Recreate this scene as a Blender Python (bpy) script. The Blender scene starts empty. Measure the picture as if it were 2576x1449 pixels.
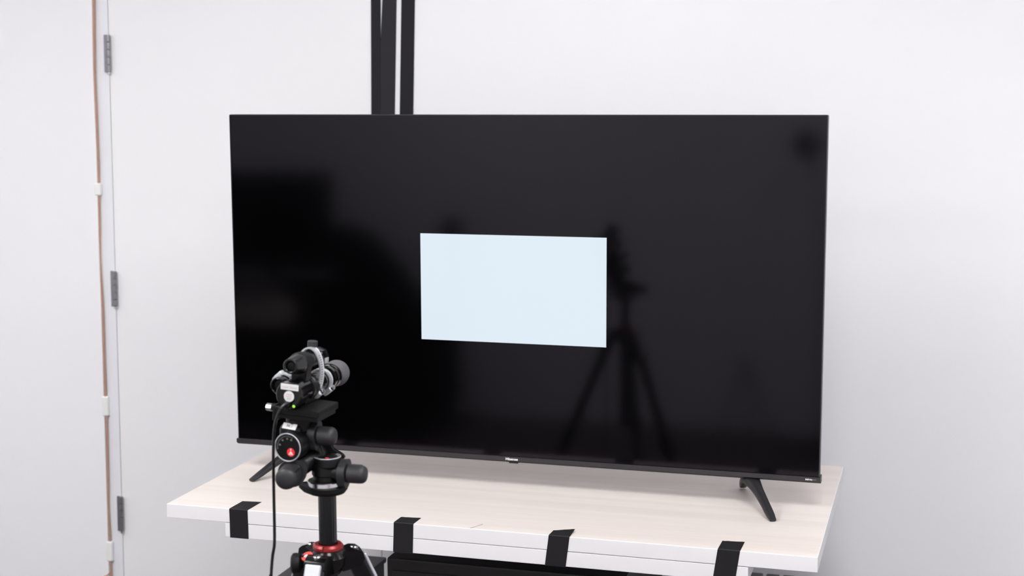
import bpy, bmesh, math, random
from mathutils import Vector, Matrix
random.seed(7)
PI = math.pi
scene = bpy.context.scene
COL = scene.collection

# ------------------------------------------------------------------ camera
FPX, IW, IH = 3738.5, 2576, 1449
CAM = Vector((0.9773, -3.3296, 0.4671))
YAW, PITCH, ROLL = 0.28551, -0.13275, 0.0040
RM = Matrix.Rotation(YAW, 3, 'Z') @ Matrix.Rotation(PITCH, 3, 'X') @ Matrix.Rotation(ROLL, 3, 'Y')
cd = bpy.data.cameras.new('camera'); cam = bpy.data.objects.new('camera', cd); COL.objects.link(cam)
_r, _f, _u = RM.col[0], RM.col[1], RM.col[2]
cam.matrix_world = Matrix(((_r[0], _u[0], -_f[0], CAM[0]), (_r[1], _u[1], -_f[1], CAM[1]),
                           (_r[2], _u[2], -_f[2], CAM[2]), (0, 0, 0, 1)))
cd.sensor_width = 36.0; cd.lens = FPX / IW * 36.0; cd.clip_start = 0.05
cd.dof.use_dof = True; cd.dof.focus_distance = 3.05; cd.dof.aperture_fstop = 5.0
scene.camera = cam

# ------------------------------------------------------------------ light
FLOOR, CEIL, YW, YB, XL, XR = -1.23, 1.52, 0.74, -4.0, -3.3, 2.9
world = bpy.data.worlds.new('world'); scene.world = world; world.use_nodes = True
world.node_tree.nodes['Background'].inputs[0].default_value = (0.9, 0.9, 1.0, 1)
world.node_tree.nodes['Background'].inputs[1].default_value = 0.0
PANELS = [(-1.2, -1.5, 0.90), (1.1, -1.5, 0.86), (-1.2, -3.1, 0.72), (1.1, -3.1, 0.72), (0.1, 0.05, 0.085), (-2.8, -0.45, 0.17), (2.4, -0.3, 0.15)]   # x, y, strength factor; last two are added fill for the television's shadow
PANEL_EMIT = 19.4
scene.view_settings.view_transform = 'Standard'
scene.view_settings.look = 'None'
scene.view_settings.gamma = 1.0
scene.view_settings.use_curve_mapping = False
scene.view_settings.exposure = 0.0

# ------------------------------------------------------------------ measuring helper (world point on a plane y = Y)
def at_y(px, py, Y):
    d = RM @ Vector(((px - IW / 2) / FPX, 1.0, -(py - IH / 2) / FPX))
    return CAM + d * ((Y - CAM[1]) / d[1])

# ------------------------------------------------------------------ materials
MATS = {}
def lin(c):
    return tuple(((v / 255) / 12.92 if v / 255 <= 0.04045 else ((v / 255 + 0.055) / 1.055) ** 2.4) for v in c)
def mat(name, rgb, rough=0.5, metal=0.0, var=0.06, scale=40.0, bump=0.0, spec=0.5, coat=0.0, emit=None, estr=0.0, stretch=None):
    if name in MATS: return MATS[name]
    m = bpy.data.materials.new(name); m.use_nodes = True
    nt = m.node_tree; b = nt.nodes['Principled BSDF']
    tc = nt.nodes.new('ShaderNodeTexCoord'); nz = nt.nodes.new('ShaderNodeTexNoise')
    mp = nt.nodes.new('ShaderNodeMapping')
    nt.links.new(tc.outputs['Object'], mp.inputs['Vector'])
    if stretch: mp.inputs['Scale'].default_value = stretch
    nt.links.new(mp.outputs['Vector'], nz.inputs['Vector'])
    nz.inputs['Scale'].default_value = scale; nz.inputs['Detail'].default_value = 4.0
    mx = nt.nodes.new('ShaderNodeMix'); mx.data_type = 'RGBA'
    c = lin(rgb)
    mx.inputs[6].default_value = tuple(v * (1 - var) for v in c) + (1,)
    mx.inputs[7].default_value = tuple(min(1, v * (1 + var)) for v in c) + (1,)
    nt.links.new(nz.outputs['Fac'], mx.inputs[0]); nt.links.new(mx.outputs[2], b.inputs['Base Color'])
    b.inputs['Roughness'].default_value = rough; b.inputs['Metallic'].default_value = metal
    b.inputs['Specular IOR Level'].default_value = spec; b.inputs['Coat Weight'].default_value = coat
    if emit:
        b.inputs['Emission Color'].default_value = lin(emit) + (1,); b.inputs['Emission Strength'].default_value = estr
    if bump:
        bp = nt.nodes.new('ShaderNodeBump'); bp.inputs['Strength'].default_value = bump; bp.inputs['Distance'].default_value = 0.001
        nt.links.new(nz.outputs['Fac'], bp.inputs['Height']); nt.links.new(bp.outputs['Normal'], b.inputs['Normal'])
    MATS[name] = m
    return m

WALL = mat('wall_paint', (242, 242, 245), 0.6, var=0.008, scale=3, bump=0.02)
DOORW = mat('door_paint', (242, 242, 244), 0.5, var=0.008, scale=3)
JAMB = mat('jamb_paint', (235, 236, 242), 0.45, var=0.008, scale=5)
CEILM = mat('ceiling_paint', (246, 246, 246), 0.8, var=0.01, scale=5)
FLOORM = mat('floor_carpet', (96, 88, 91), 0.9, var=0.2, scale=60, bump=0.4)
EDGE = mat('white_laminate', (224, 223, 225), 0.38, var=0.006, scale=30)
BLK = mat('black_plastic', (9, 9, 10), 0.36, var=0.1, scale=200, bump=0.02, spec=0.3)
BLKG = mat('black_gloss', (6, 6, 7), 0.15, var=0.1, scale=60, spec=0.4)
BLKM = mat('black_matte', (10, 10, 11), 0.5, var=0.12, scale=300, bump=0.05, spec=0.22)
KNOB = mat('knob_rubber', (30, 30, 33), 0.5, var=0.12, scale=500, bump=0.08)
DOME = mat('grey_dome', (80, 79, 84), 0.75, var=0.08, scale=700, bump=0.1)
STEEL = mat('zinc_steel', (228, 230, 233), 0.38, 0.85, var=0.05, scale=90)
CHROME = mat('machined_metal', (215, 215, 218), 0.18, 1.0, var=0.04, scale=120)
SILVER = mat('silver_paint', (188, 189, 196), 0.35, 0.55, var=0.04, scale=120)
RED = mat('red_anodised', (128, 28, 27), 0.32, 0.35, var=0.06, scale=120)
REDP = mat('red_print', (222, 48, 46), 0.5, var=0.03)
WHT = mat('white_print', (236, 235, 238), 0.5, var=0.02)
GREYP = mat('grey_print', (150, 148, 152), 0.5, var=0.03)
PINKP = mat('pink_print', (205, 140, 146), 0.5, var=0.03)
STICK = mat('sticker_paper', (214, 212, 212), 0.5, var=0.02)
DKSLOT = mat('dark_slot', (60, 58, 60), 0.6, 0.3, var=0.05)
LED = mat('green_led', (120, 210, 40), 0.3, emit=(150, 225, 60), estr=0.9)
LEVELM = mat('level_liquid', (150, 160, 70), 0.1, var=0.05)
TAPE = mat('gaffer_tape', (20, 19, 22), 0.62, var=0.1, scale=400, bump=0.15, spec=0.3)
TVBAR = mat('tv_bar', (44, 42, 46), 0.34, 0.1, var=0.05, scale=600)
TVFRAME = mat('tv_frame', (34, 33, 37), 0.35, 0.2, var=0.05, scale=300)
TVBACK = mat('tv_back', (20, 20, 22), 0.6, var=0.05)
FOOTM = mat('tv_foot', (30, 29, 32), 0.42, var=0.08, scale=500, bump=0.05)
POSTM = mat('black_batten', (40, 39, 44), 0.62, var=0.05, scale=60, bump=0.05, spec=0.2)
POSTD = mat('black_batten_dark', (31, 30, 35), 0.65, var=0.05, scale=60, bump=0.05, spec=0.2)
BROWN = mat('brown_cable', (184, 146, 127), 0.55, var=0.15, scale=80)
CLIP = mat('white_clip', (240, 240, 240), 0.4, var=0.01)
HINGE = mat('hinge_steel', (150, 150, 154), 0.35, 0.85, var=0.12, scale=150)
CASE = mat('black_case', (15, 15, 16), 0.5, var=0.2, scale=25, bump=0.05)
DKGREY = mat('dark_grey_plastic', (62, 60, 62), 0.55, var=0.08, scale=60)
BEIGE = mat('beige_box', (205, 197, 186), 0.6, var=0.05)
FABRIC = mat('black_fabric', (5, 5, 6), 0.9, var=0.15, scale=200, spec=0.1)
HAIR = mat('hair_brown', (90, 70, 62), 0.6)
LIGHTM = None

def screen_mat(name, emit=None, estr=0.0):
    m = bpy.data.materials.new(name); m.use_nodes = True
    nt = m.node_tree; b = nt.nodes['Principled BSDF']
    tc = nt.nodes.new('ShaderNodeTexCoord'); nz = nt.nodes.new('ShaderNodeTexNoise'); nz.inputs['Scale'].default_value = 900
    mr = nt.nodes.new('ShaderNodeMapRange'); mr.inputs[3].default_value = 0.075; mr.inputs[4].default_value = 0.09
    nt.links.new(tc.outputs['Object'], nz.inputs['Vector']); nt.links.new(nz.outputs['Fac'], mr.inputs[0])
    nt.links.new(mr.outputs[0], b.inputs['Roughness'])
    b.inputs['Base Color'].default_value = (0.0006, 0.0006, 0.0008, 1)
    b.inputs['IOR'].default_value = 1.36
    b.inputs['Specular Tint'].default_value = (1.0, 0.93, 1.06, 1)
    if emit:
        b.inputs['Emission Color'].default_value = lin(emit) + (1,); b.inputs['Emission Strength'].default_value = estr
    return m
SCREEN = screen_mat('screen_glass')
PATTERN = screen_mat('lit_screen', (226, 239, 248), 0.97)

def wood_mat():
    m = bpy.data.materials.new('birch_laminate'); m.use_nodes = True
    nt = m.node_tree; b = nt.nodes['Principled BSDF']; L = nt.links.new
    tc = nt.nodes.new('ShaderNodeTexCoord')
    def noise(sx, sy, scale, det):
        mp = nt.nodes.new('ShaderNodeMapping'); mp.inputs['Scale'].default_value = (sx, sy, 1)
        n = nt.nodes.new('ShaderNodeTexNoise'); n.inputs['Scale'].default_value = scale; n.inputs['Detail'].default_value = det
        L(tc.outputs['Object'], mp.inputs[0]); L(mp.outputs[0], n.inputs['Vector']); return n
    grain = noise(2.2, 70, 2.6, 6); bands = noise(0.15, 9, 2.0, 2); fleck = noise(6, 24, 5, 3)
    r1 = nt.nodes.new('ShaderNodeValToRGB')
    r1.color_ramp.elements[0].position = 0.33; r1.color_ramp.elements[0].color = lin((212, 202, 196)) + (1,)
    r1.color_ramp.elements[1].position = 0.66; r1.color_ramp.elements[1].color = lin((220, 211, 206)) + (1,)
    L(grain.outputs['Fac'], r1.inputs[0])
    r2 = nt.nodes.new('ShaderNodeValToRGB')
    r2.color_ramp.elements[0].position = 0.40; r2.color_ramp.elements[0].color = lin((214, 204, 198)) + (1,)
    r2.color_ramp.elements[1].position = 0.58; r2.color_ramp.elements[1].color = lin((224, 216, 212)) + (1,)
    L(bands.outputs['Fac'], r2.inputs[0])
    mx = nt.nodes.new('ShaderNodeMix'); mx.data_type = 'RGBA'; mx.inputs[0].default_value = 0.5
    L(r1.outputs[0], mx.inputs[6]); L(r2.outputs[0], mx.inputs[7])
    r3 = nt.nodes.new('ShaderNodeValToRGB')
    r3.color_ramp.elements[0].position = 0.70; r3.color_ramp.elements[0].color = (0, 0, 0, 1)
    r3.color_ramp.elements[1].position = 0.80; r3.color_ramp.elements[1].color = (0.35, 0.35, 0.35, 1)
    L(fleck.outputs['Fac'], r3.inputs[0])
    mx2 = nt.nodes.new('ShaderNodeMix'); mx2.data_type = 'RGBA'; mx2.inputs[7].default_value = lin((202, 181, 167)) + (1,)
    L(r3.outputs[0], mx2.inputs[0]); L(mx.outputs[2], mx2.inputs[6]); L(mx2.outputs[2], b.inputs['Base Color'])
    b.inputs['Roughness'].default_value = 0.45
    return m
WOOD = wood_mat()

# ------------------------------------------------------------------ mesh helpers
def xf(bm, geom, M):
    bmesh.ops.transform(bm, matrix=M, verts=geom)
def box(bm, c, s, rot=None, bev=0.0, seg=2):
    r = bmesh.ops.create_cube(bm, size=1.0); vs = r['verts']
    bmesh.ops.scale(bm, vec=s, verts=vs)
    if bev:
        es = list({e for v in vs for e in v.link_edges})
        rb = bmesh.ops.bevel(bm, geom=es, offset=bev, segments=seg, profile=0.5, affect='EDGES')
        vs = [v for v in rb['verts']]
        # gather the whole connected island
        seen = set(vs); st = list(vs)
        while st:
            v = st.pop()
            for e in v.link_edges:
                o = e.other_vert(v)
                if o not in seen: seen.add(o); st.append(o)
        vs = list(seen)
    M = Matrix.Translation(Vector(c))
    if rot is not None: M = M @ (rot.to_4x4() if not isinstance(rot, Matrix) or len(rot) == 3 else rot)
    xf(bm, vs, M); return vs
def bx(bm, x0, x1, y0, y1, z0, z1, bev=0.0, seg=2):
    return box(bm, ((x0 + x1) / 2, (y0 + y1) / 2, (z0 + z1) / 2), (x1 - x0, y1 - y0, z1 - z0), None, bev, seg)
def frame(axis):
    a = Vector(axis).normalized()
    h = Vector((0, 0, 1)) if abs(a.z) < 0.9 else Vector((1, 0, 0))
    u = h.cross(a).normalized(); v = a.cross(u)
    return a, u, v
def lathe(bm, p0, axis, prof, seg=32, cap=True, phase=0.0):
    """prof: list of (t along the axis, radius)"""
    a, u, v = frame(axis); p0 = Vector(p0); rings = []
    for t, r in prof:
        r = max(r, 1e-5)
        rings.append([bm.verts.new(p0 + a * t + (u * math.cos(2 * PI * k / seg + phase) + v * math.sin(2 * PI * k / seg + phase)) * r) for k in range(seg)])
    for i in range(len(rings) - 1):
        for k in range(seg):
            bm.faces.new((rings[i][k], rings[i][(k + 1) % seg], rings[i + 1][(k + 1) % seg], rings[i + 1][k]))
    if cap:
        bm.faces.new(list(reversed(rings[0]))); bm.faces.new(rings[-1])
    return [v for r in rings for v in r]
def cyl(bm, p0, p1, r0, r1=None, seg=24, bev=0.0):
    p0 = Vector(p0); p1 = Vector(p1); L = (p1 - p0).length; r1 = r0 if r1 is None else r1
    if bev:
        pr = [(0, r0 - bev), (bev * .3, r0 - bev * .3), (bev, r0), (L - bev, r1), (L - bev * .3, r1 - bev * .3), (L, r1 - bev)]
    else: pr = [(0, r0), (L, r1)]
    return lathe(bm, p0, p1 - p0, pr, seg)
def torus(bm, c, axis, R, r, seg=40, sub=10):
    a, u, v = frame(axis); c = Vector(c); rings = []
    for k in range(seg):
        d = u * math.cos(2 * PI * k / seg) + v * math.sin(2 * PI * k / seg)
        rings.append([bm.verts.new(c + d * (R + r * math.cos(2 * PI * j / sub)) + a * (r * math.sin(2 * PI * j / sub))) for j in range(sub)])
    for k in range(seg):
        for j in range(sub):
            bm.faces.new((rings[k][j], rings[(k + 1) % seg][j], rings[(k + 1) % seg][(j + 1) % sub], rings[k][(j + 1) % sub]))
def smooth_path(pts, n=6):
    pts = [Vector(p) for p in pts]; out = []
    P = [pts[0] * 2 - pts[1]] + pts + [pts[-1] * 2 - pts[-2]]
    for i in range(1, len(P) - 2):
        for k in range(n):
            t = k / n; a, b, c, d = P[i - 1], P[i], P[i + 1], P[i + 2]
            out.append(0.5 * ((2 * b) + (c - a) * t + (2 * a - 5 * b + 4 * c - d) * t * t + (3 * b - a - 3 * c + d) * t ** 3))
    out.append(pts[-1]); return out
def tube(bm, pts, r, seg=10, n=6, rads=None):
    path = smooth_path(pts, n) if n > 1 else [Vector(p) for p in pts]
    m = len(path); up = None; rings = []
    for i, p in enumerate(path):
        t = (path[min(i + 1, m - 1)] - path[max(i - 1, 0)]).normalized()
        if up is None: up = frame(t)[1]
        u = (up - t * up.dot(t)).normalized(); v = t.cross(u); up = u
        rr = r if rads is None else rads[0] + (rads[1] - rads[0]) * i / (m - 1)
        rings.append([bm.verts.new(p + (u * math.cos(2 * PI * k / seg) + v * math.sin(2 * PI * k / seg)) * rr) for k in range(seg)])
    for i in range(m - 1):
        for k in range(seg):
            bm.faces.new((rings[i][k], rings[i][(k + 1) % seg], rings[i + 1][(k + 1) % seg], rings[i + 1][k]))
    bm.faces.new(list(reversed(rings[0]))); bm.faces.new(rings[-1])
def sweep(bm, pts, wh, side, n=6, k=16, p=3.2):
    """superellipse section swept along a path; wh = (half width, half height) per control point, 'side' = width direction"""
    path = smooth_path(pts, n); m = len(path); rings = []; side = Vector(side)
    whs = smooth_path([Vector((a, b, 0)) for a, b in wh], n)
    for i, q in enumerate(path):
        t = (path[min(i + 1, m - 1)] - path[max(i - 1, 0)]).normalized()
        s = (side - t * side.dot(t)).normalized(); h = t.cross(s)
        ring = []
        for j in range(k):
            a = 2 * PI * j / k; ca, sa = math.cos(a), math.sin(a)
            ring.append(bm.verts.new(q + s * (whs[i].x * math.copysign(abs(ca) ** (2 / p), ca)) + h * (whs[i].y * math.copysign(abs(sa) ** (2 / p), sa))))
        rings.append(ring)
    for i in range(m - 1):
        for j in range(k):
            bm.faces.new((rings[i][j], rings[i][(j + 1) % k], rings[i + 1][(j + 1) % k], rings[i + 1][j]))
    bm.faces.new(list(reversed(rings[0]))); bm.faces.new(rings[-1])
def prism(bm, poly, f0, f1):
    """poly: list of 2D points; f0/f1 map a 2D point to 3D for the two caps"""
    a = [bm.verts.new(Vector(f0(*p))) for p in poly]; b = [bm.verts.new(Vector(f1(*p))) for p in poly]
    bm.faces.new(list(reversed(a))); bm.faces.new(b); n = len(poly)
    for i in range(n): bm.faces.new((a[i], a[(i + 1) % n], b[(i + 1) % n], b[i]))
    return a + b
def sphere(bm, c, r, sc=(1, 1, 1), seg=28, rings=18):
    g = bmesh.ops.create_uvsphere(bm, u_segments=seg, v_segments=rings, radius=r)
    xf(bm, g['verts'], Matrix.Translation(Vector(c)) @ Matrix.Diagonal((*sc, 1))); return g['verts']
def band(bm, pts2, f, w, th):
    """closed strap: 2D outline (centre line), f(x,z,y) -> 3D, width w along the axis, thickness th"""
    n = len(pts2); rings = []
    for i in range(n):
        a = Vector(pts2[i - 1]); b = Vector(pts2[(i + 1) % n]); t = (b - a).normalized(); nn = Vector((t.y, -t.x))
        c = Vector(pts2[i]); o = c + nn * th / 2; q = c - nn * th / 2
        rings.append([bm.verts.new(f(o.x, o.y, -w / 2)), bm.verts.new(f(o.x, o.y, w / 2)), bm.verts.new(f(q.x, q.y, w / 2)), bm.verts.new(f(q.x, q.y, -w / 2))])
    for i in range(n):
        for k in range(4):
            bm.faces.new((rings[i][k], rings[i][(k + 1) % 4], rings[(i + 1) % n][(k + 1) % 4], rings[(i + 1) % n][k]))

ROOTLOC = {}
def obj(name, bm, m, parent=None, ang=35):
    """one mesh object; world-space bmesh, moved into the parent's space"""
    off = ROOTLOC.get(parent.name, Vector()) if parent else Vector()
    bmesh.ops.recalc_face_normals(bm, faces=bm.faces)
    if parent: bmesh.ops.translate(bm, vec=-off, verts=bm.verts)
    me = bpy.data.meshes.new(name); bm.to_mesh(me); bm.free()
    for p in me.polygons: p.use_smooth = True
    me.set_sharp_from_angle(angle=math.radians(ang))
    for mm in (m if isinstance(m, (list, tuple)) else [m]): me.materials.append(mm)
    o = bpy.data.objects.new(name, me); COL.objects.link(o)
    wn = o.modifiers.new('weighted_normals', 'WEIGHTED_NORMAL'); wn.keep_sharp = True
    if parent:
        o.parent = parent; ROOTLOC[o.name] = off
    else: ROOTLOC[o.name] = Vector()
    return o
def thing(name, label, cat, loc, group=None, kind=None):
    o = bpy.data.objects.new(name, None); COL.objects.link(o); o.location = loc; o.empty_display_size = 0.05
    ROOTLOC[o.name] = Vector(loc)
    if kind: o['kind'] = kind
    if label: o['label'] = label
    if cat: o['category'] = cat
    if group: o['group'] = group
    return o
def tag(o, label, cat=None, group=None):
    o['label'] = label
    if cat: o['category'] = cat
    if group: o['group'] = group
    return o
def struct(o, label=None):
    o['kind'] = 'structure'
    if label: o['label'] = label
    return o
def N(): return bmesh.new()
def text_bm(s, size, M, depth=0.0002, extend=1.0, bold=0.0):
    """lettering as mesh: text lies in local XY, M places it"""
    cu = bpy.data.curves.new('t', 'FONT'); cu.body = s; cu.size = size; cu.extrude = depth; cu.offset = bold
    cu.align_x = 'CENTER'; cu.align_y = 'CENTER'; cu.resolution_u = 3
    o = bpy.data.objects.new('t', cu); COL.objects.link(o)
    dg = bpy.context.evaluated_depsgraph_get(); dg.update()
    me = bpy.data.meshes.new_from_object(o.evaluated_get(dg))
    bm = bmesh.new(); bm.from_mesh(me)
    bmesh.ops.scale(bm, vec=(extend, 1, 1), verts=bm.verts); bmesh.ops.transform(bm, matrix=M, verts=bm.verts)
    bpy.data.objects.remove(o); bpy.data.curves.remove(cu); bpy.data.meshes.remove(me)
    return bm
def face_minus_y(p, roll=0.0):   # local XY plane -> faces world -Y, reading left to right along +X
    return Matrix.Translation(Vector(p)) @ Matrix.Rotation(roll, 4, 'Y') @ Matrix.Rotation(PI / 2, 4, 'X')

# ------------------------------------------------------------------ the room
LEAN = 0.0125            # the door and battens lean very slightly relative to the television
def xh(z): return -1.507 + LEAN * z      # hinge line of the door
bm = N(); bx(bm, XL, XR, YB, YW + 0.12, FLOOR - 0.1, FLOOR); struct(obj('floor', bm, FLOORM), 'dark grey carpet floor')
bm = N(); bx(bm, XL, XR, YB, YW + 0.12, CEIL, CEIL + 0.1); struct(obj('ceiling', bm, CEILM), 'white ceiling')
bm = N(); bx(bm, XL - 0.1, XL, YB, YW + 0.12, FLOOR, CEIL); struct(obj('wall_left', bm, WALL), 'white painted side wall')
bm = N(); bx(bm, XR, XR + 0.1, YB, YW + 0.12, FLOOR, CEIL); struct(obj('wall_right', bm, WALL), 'white painted side wall opposite')
bm = N(); bx(bm, XL, XR, YB - 0.1, YB, FLOOR, CEIL); struct(obj('wall_front', bm, WALL), 'white painted wall facing the television')
bm = N()                 # back wall with the door opening left out
DT = 0.86                # top of the door leaf
def strip(bm, r0, r1, z0, z1, y0, y1):   # vertical strip following the hinge line, offsets r0..r1
    prism(bm, [(xh(z0) + r0, z0), (xh(z0) + r1, z0), (xh(z1) + r1, z1), (xh(z1) + r0, z1)], lambda x, z: (x, y0, z), lambda x, z: (x, y1, z))
prism(bm, [(XL, FLOOR), (xh(FLOOR) - 0.034, FLOOR), (xh(DT) - 0.034, DT), (xh(DT) - 0.034, CEIL), (XL, CEIL)], lambda x, z: (x, YW, z), lambda x, z: (x, YW + 0.12, z))
RE = 0.885               # right edge of the leaf, from the hinge line
prism(bm, [(xh(FLOOR) + RE + 0.003, FLOOR), (XR, FLOOR), (XR, CEIL), (xh(DT) + RE + 0.003, CEIL), (xh(DT) + RE + 0.003, DT)], lambda x, z: (x, YW, z), lambda x, z: (x, YW + 0.12, z))
prism(bm, [(xh(DT) - 0.034, DT + 0.003), (xh(DT) + RE + 0.003, DT + 0.003), (xh(DT) + RE + 0.003, CEIL), (xh(DT) - 0.034, CEIL)], lambda x, z: (x, YW, z), lambda x, z: (x, YW + 0.12, z))
struct(obj('wall_back', bm, WALL), 'white painted wall behind the television')

door = thing('door_1', 'white flush door with three grey hinges left of the television', None, (xh(FLOOR), YW, FLOOR), kind='structure')
bm = N(); strip(bm, 0.0014, RE, FLOOR + 0.008, DT, YW + 0.001, YW + 0.042); obj('door_leaf', bm, DOORW, door)
bm = N(); strip(bm, -0.034, 0.0, FLOOR, DT, YW - 0.001, YW + 0.10); obj('door_jamb', bm, JAMB, door)
for zt, zb in ((0.638, 0.524), (-0.0885, -0.2005), (-0.811, -0.925)):
    zc = (zt + zb) / 2; x = xh(zc)
    bm = N(); box(bm, (x - 0.006, YW - 0.006, zc), (0.013, 0.0035, zt - zb), Matrix.Rotation(LEAN, 3, 'Y'), 0.001)
    hg = obj('hinge', bm, HINGE, door); hg['label'] = 'grey steel butt hinge'
    L = (zt - zb) / 5
    for k in range(5):
        z0 = zb + k * L
        bm = N(); cyl(bm, (xh(z0) + 0.004, YW - 0.009, z0 + 0.0008), (xh(z0 + L) + 0.004, YW - 0.009, z0 + L - 0.0008), 0.0062, seg=14, bev=0.001); obj('knuckle', bm, HINGE, hg)
    bm = N(); cyl(bm, (xh(zb) + 0.004, YW - 0.009, zb - 0.006), (xh(zb) + 0.004, YW - 0.009, zb), 0.0045, seg=12, bev=0.001); obj('hinge_pin', bm, CHROME, hg)
bm = N(); strip(bm, -0.098, -0.046, FLOOR, DT + 0.06, YW - 0.012, YW); struct(obj('trim_1', bm, WALL), 'narrow white door casing beside the brown cable')

# ------------------------------------------------------------------ brown cable beside the door
cp = [(235, -60), (235, 0), (236, 90), (237.5, 180), (240.5, 260), (244, 350), (247, 440), (248, 500), (249.5, 560), (251, 640), (253.5, 700), (258, 780), (262, 900), (265.5, 990), (268, 1060), (271, 1190), (272.5, 1280), (277, 1360), (279, 1420), (280, 1449), (281, 1500)]
path = [at_y(x, y, YW - 0.008) for x, y in cp]
path = [Vector((path[0].x + 0.004, path[0].y, 1.3))] + path + [Vector((path[-1].x, path[-1].y, FLOOR + 0.005))]
cable = thing('brown_cable', 'thin brown cable clipped up the white door casing', 'cable', (path[-1].x, path[-1].y, FLOOR))
bm = N(); tube(bm, path, 0.0034, 8, 5, rads=(0.0052, 0.003)); obj('cord', bm, BROWN, cable)
pb = [at_y(279, 1436, YW - 0.009), at_y(275, 1443, YW - 0.010), at_y(268, 1449, YW - 0.012), at_y(258, 1462, YW - 0.014)]
pb.append(Vector((pb[-1].x - 0.03, YW - 0.016, FLOOR + 0.005)))
bm = N(); tube(bm, pb, 0.003, 8, 4); obj('branch_cord', bm, BROWN, cable)
for (xa, ya, yb_) in ((247.5, 460, 492), (266, 996, 1046), (277, 1361, 1411)):
    a = at_y(xa, ya, YW - 0.006); b = at_y(xa + 1.0, yb_, YW - 0.006); c = (a + b) / 2
    bm = N(); box(bm, (c.x, YW - 0.007, c.z), (0.022, 0.016, a.z - b.z), Matrix.Rotation(LEAN, 3, 'Y'), 0.005, 3)
    obj('cable_clip', bm, CLIP, cable)

# ------------------------------------------------------------------ black battens standing at the wall
def batten(name, poly, y0, y1, m, label):
    bm = N(); vs = prism(bm, poly, lambda x, z: (x, y0, z), lambda x, z: (x, y1, z))
    bmesh.ops.bevel(bm, geom=list(bm.edges), offset=0.0005, segments=1, affect='EDGES')
    return tag(obj(name, bm, m), label, 'strip', 'black strips behind the television')
def ln(xa, za, xb, zb, z): return xa + (xb - xa) * (z - za) / (zb - za)
ZT = 1.25; ZB = -0.30
l = lambda z: ln(-0.6368, 0.7248, -0.6413, 0.4001, z); r = lambda z: ln(-0.6074, 0.7242, -0.6128, 0.4002, z)
batten('black_strip', [(l(ZB), ZB), (r(ZB), ZB), (r(ZT), ZT), (l(ZT), ZT)], YW - 0.0035, YW - 0.0003, POSTD, 'dark black wall strip, leftmost of the three, left of the white slit')
r = lambda z: ln(-0.5586, 0.7232, -0.569, 0.4002, z)
batten('black_strip', [(-0.6241, ZB), (r(ZB), ZB), (r(ZT), ZT), (-0.5775, ZT), (-0.6013, 0.724), (-0.6091, 0.60)], YW - 0.0035, YW - 0.0003, POSTM, 'middle black wall strip between the two slits, wider and a little greyer')
l = lambda z: ln(-0.5434, 0.7229, -0.5531, 0.4002, z); r = lambda z: ln(-0.5029, 0.7220, -0.5121, 0.4002, z)
batten('black_strip', [(l(ZB), ZB), (r(ZB), ZB), (r(ZT), ZT), (l(ZT), ZT)], YW - 0.0035, YW - 0.0003, POSTD, 'right-hand black wall strip set apart by a white gap')

# ------------------------------------------------------------------ table: two stacked boards
TZ = -0.4806
X0, X1, Y0, Y1 = -0.7362, 0.7485, -0.343, 0.4225
top = thing('tabletop_board', 'upper white-edged board with pale birch top, carrying the television', 'tabletop', (0.006, 0.04, TZ - 0.033))
bm = N(); bx(bm, X0, X1, Y0, Y1, TZ - 0.033, TZ - 0.0004, 0.0016, 2); obj('edge_band', bm, EDGE, top)
bm = N(); bx(bm, X0 + 0.0022, X1 - 0.0022, Y0 + 0.0022, Y1 - 0.0022, TZ - 0.002, TZ); obj('birch_surface', bm, WOOD, top)
LX0, LX1, LZ = -0.5876, 0.6075, TZ - 0.0338
tab = thing('work_table', 'lower white board under the birch top, taped to it', 'table', (0.0, 0.0, FLOOR))
bm = N(); bx(bm, LX0, LX1, Y0 + 0.0005, 0.40, LZ - 0.0335, LZ, 0.0016, 2); obj('lower_board', bm, EDGE, tab)
for lx in (-0.04, 0.24):
    for ly in (0.29, 0.37):
        bm = N(); bx(bm, lx - 0.02, lx + 0.02, ly - 0.02, ly + 0.02, FLOOR, LZ - 0.0335, 0.003); obj('leg', bm, BLK, tab)
# tape strips
def tape(x0, x1, yl, yr, label, curl=False, lean=0.0, crease=False):
    bm = N(); t = 0.0007; zf = TZ + t; yf = Y0 - t
    prof_l = [(x0 + 0.001, yl, zf), (x0, Y0 + 0.001, zf), (x0 - 0.0005, yf, TZ - 0.001), (x0 - lean * 0.5, yf, TZ - 0.0325), (x0 - lean * 0.55, yf + (0.0 if not crease else 0.0005), TZ - 0.0345), (x0 - lean, yf, LZ - 0.0340)]
    dx = x1 - x0
    L = [bm.verts.new(p) for p in prof_l]
    Rr = [bm.verts.new((p[0] + dx, p[1] if i else yr, p[2])) for i, p in enumerate(prof_l)]
    for i in range(len(L) - 1): bm.faces.new((L[i], Rr[i], Rr[i + 1], L[i + 1]))
    # slightly ragged torn end
    if curl:
        Rr[0].co.z += 0.0045; Rr[0].co.y += 0.002
    old = {tuple(v.co) for v in bm.verts}
    e = [ed for ed in bm.edges if L[0] in ed.verts and Rr[0] in ed.verts][0]
    bmesh.ops.subdivide_edges(bm, edges=[e], cuts=7)
    for v in bm.verts:
        if tuple(v.co) not in old: v.co.y += random.uniform(-0.0009, 0.0009)
    bmesh.ops.solidify(bm, geom=list(bm.faces), thickness=-0.0006)
    tag(obj('tape_strip', bm, TAPE, ang=20), label, 'tape', 'black tape strips on the table edge')
tape(-0.5750, -0.5290, -0.2790, -0.2735, 'black tape strip nearest the left end of the table edge', lean=0.0)
tape(-0.1735, -0.1275, -0.3010, -0.2970, 'black tape strip on the table edge just right of the tripod', lean=0.003)
tape(0.1810, 0.2270, -0.3085, -0.3035, 'black tape strip with one curled-up corner', curl=True, lean=0.009)
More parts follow.
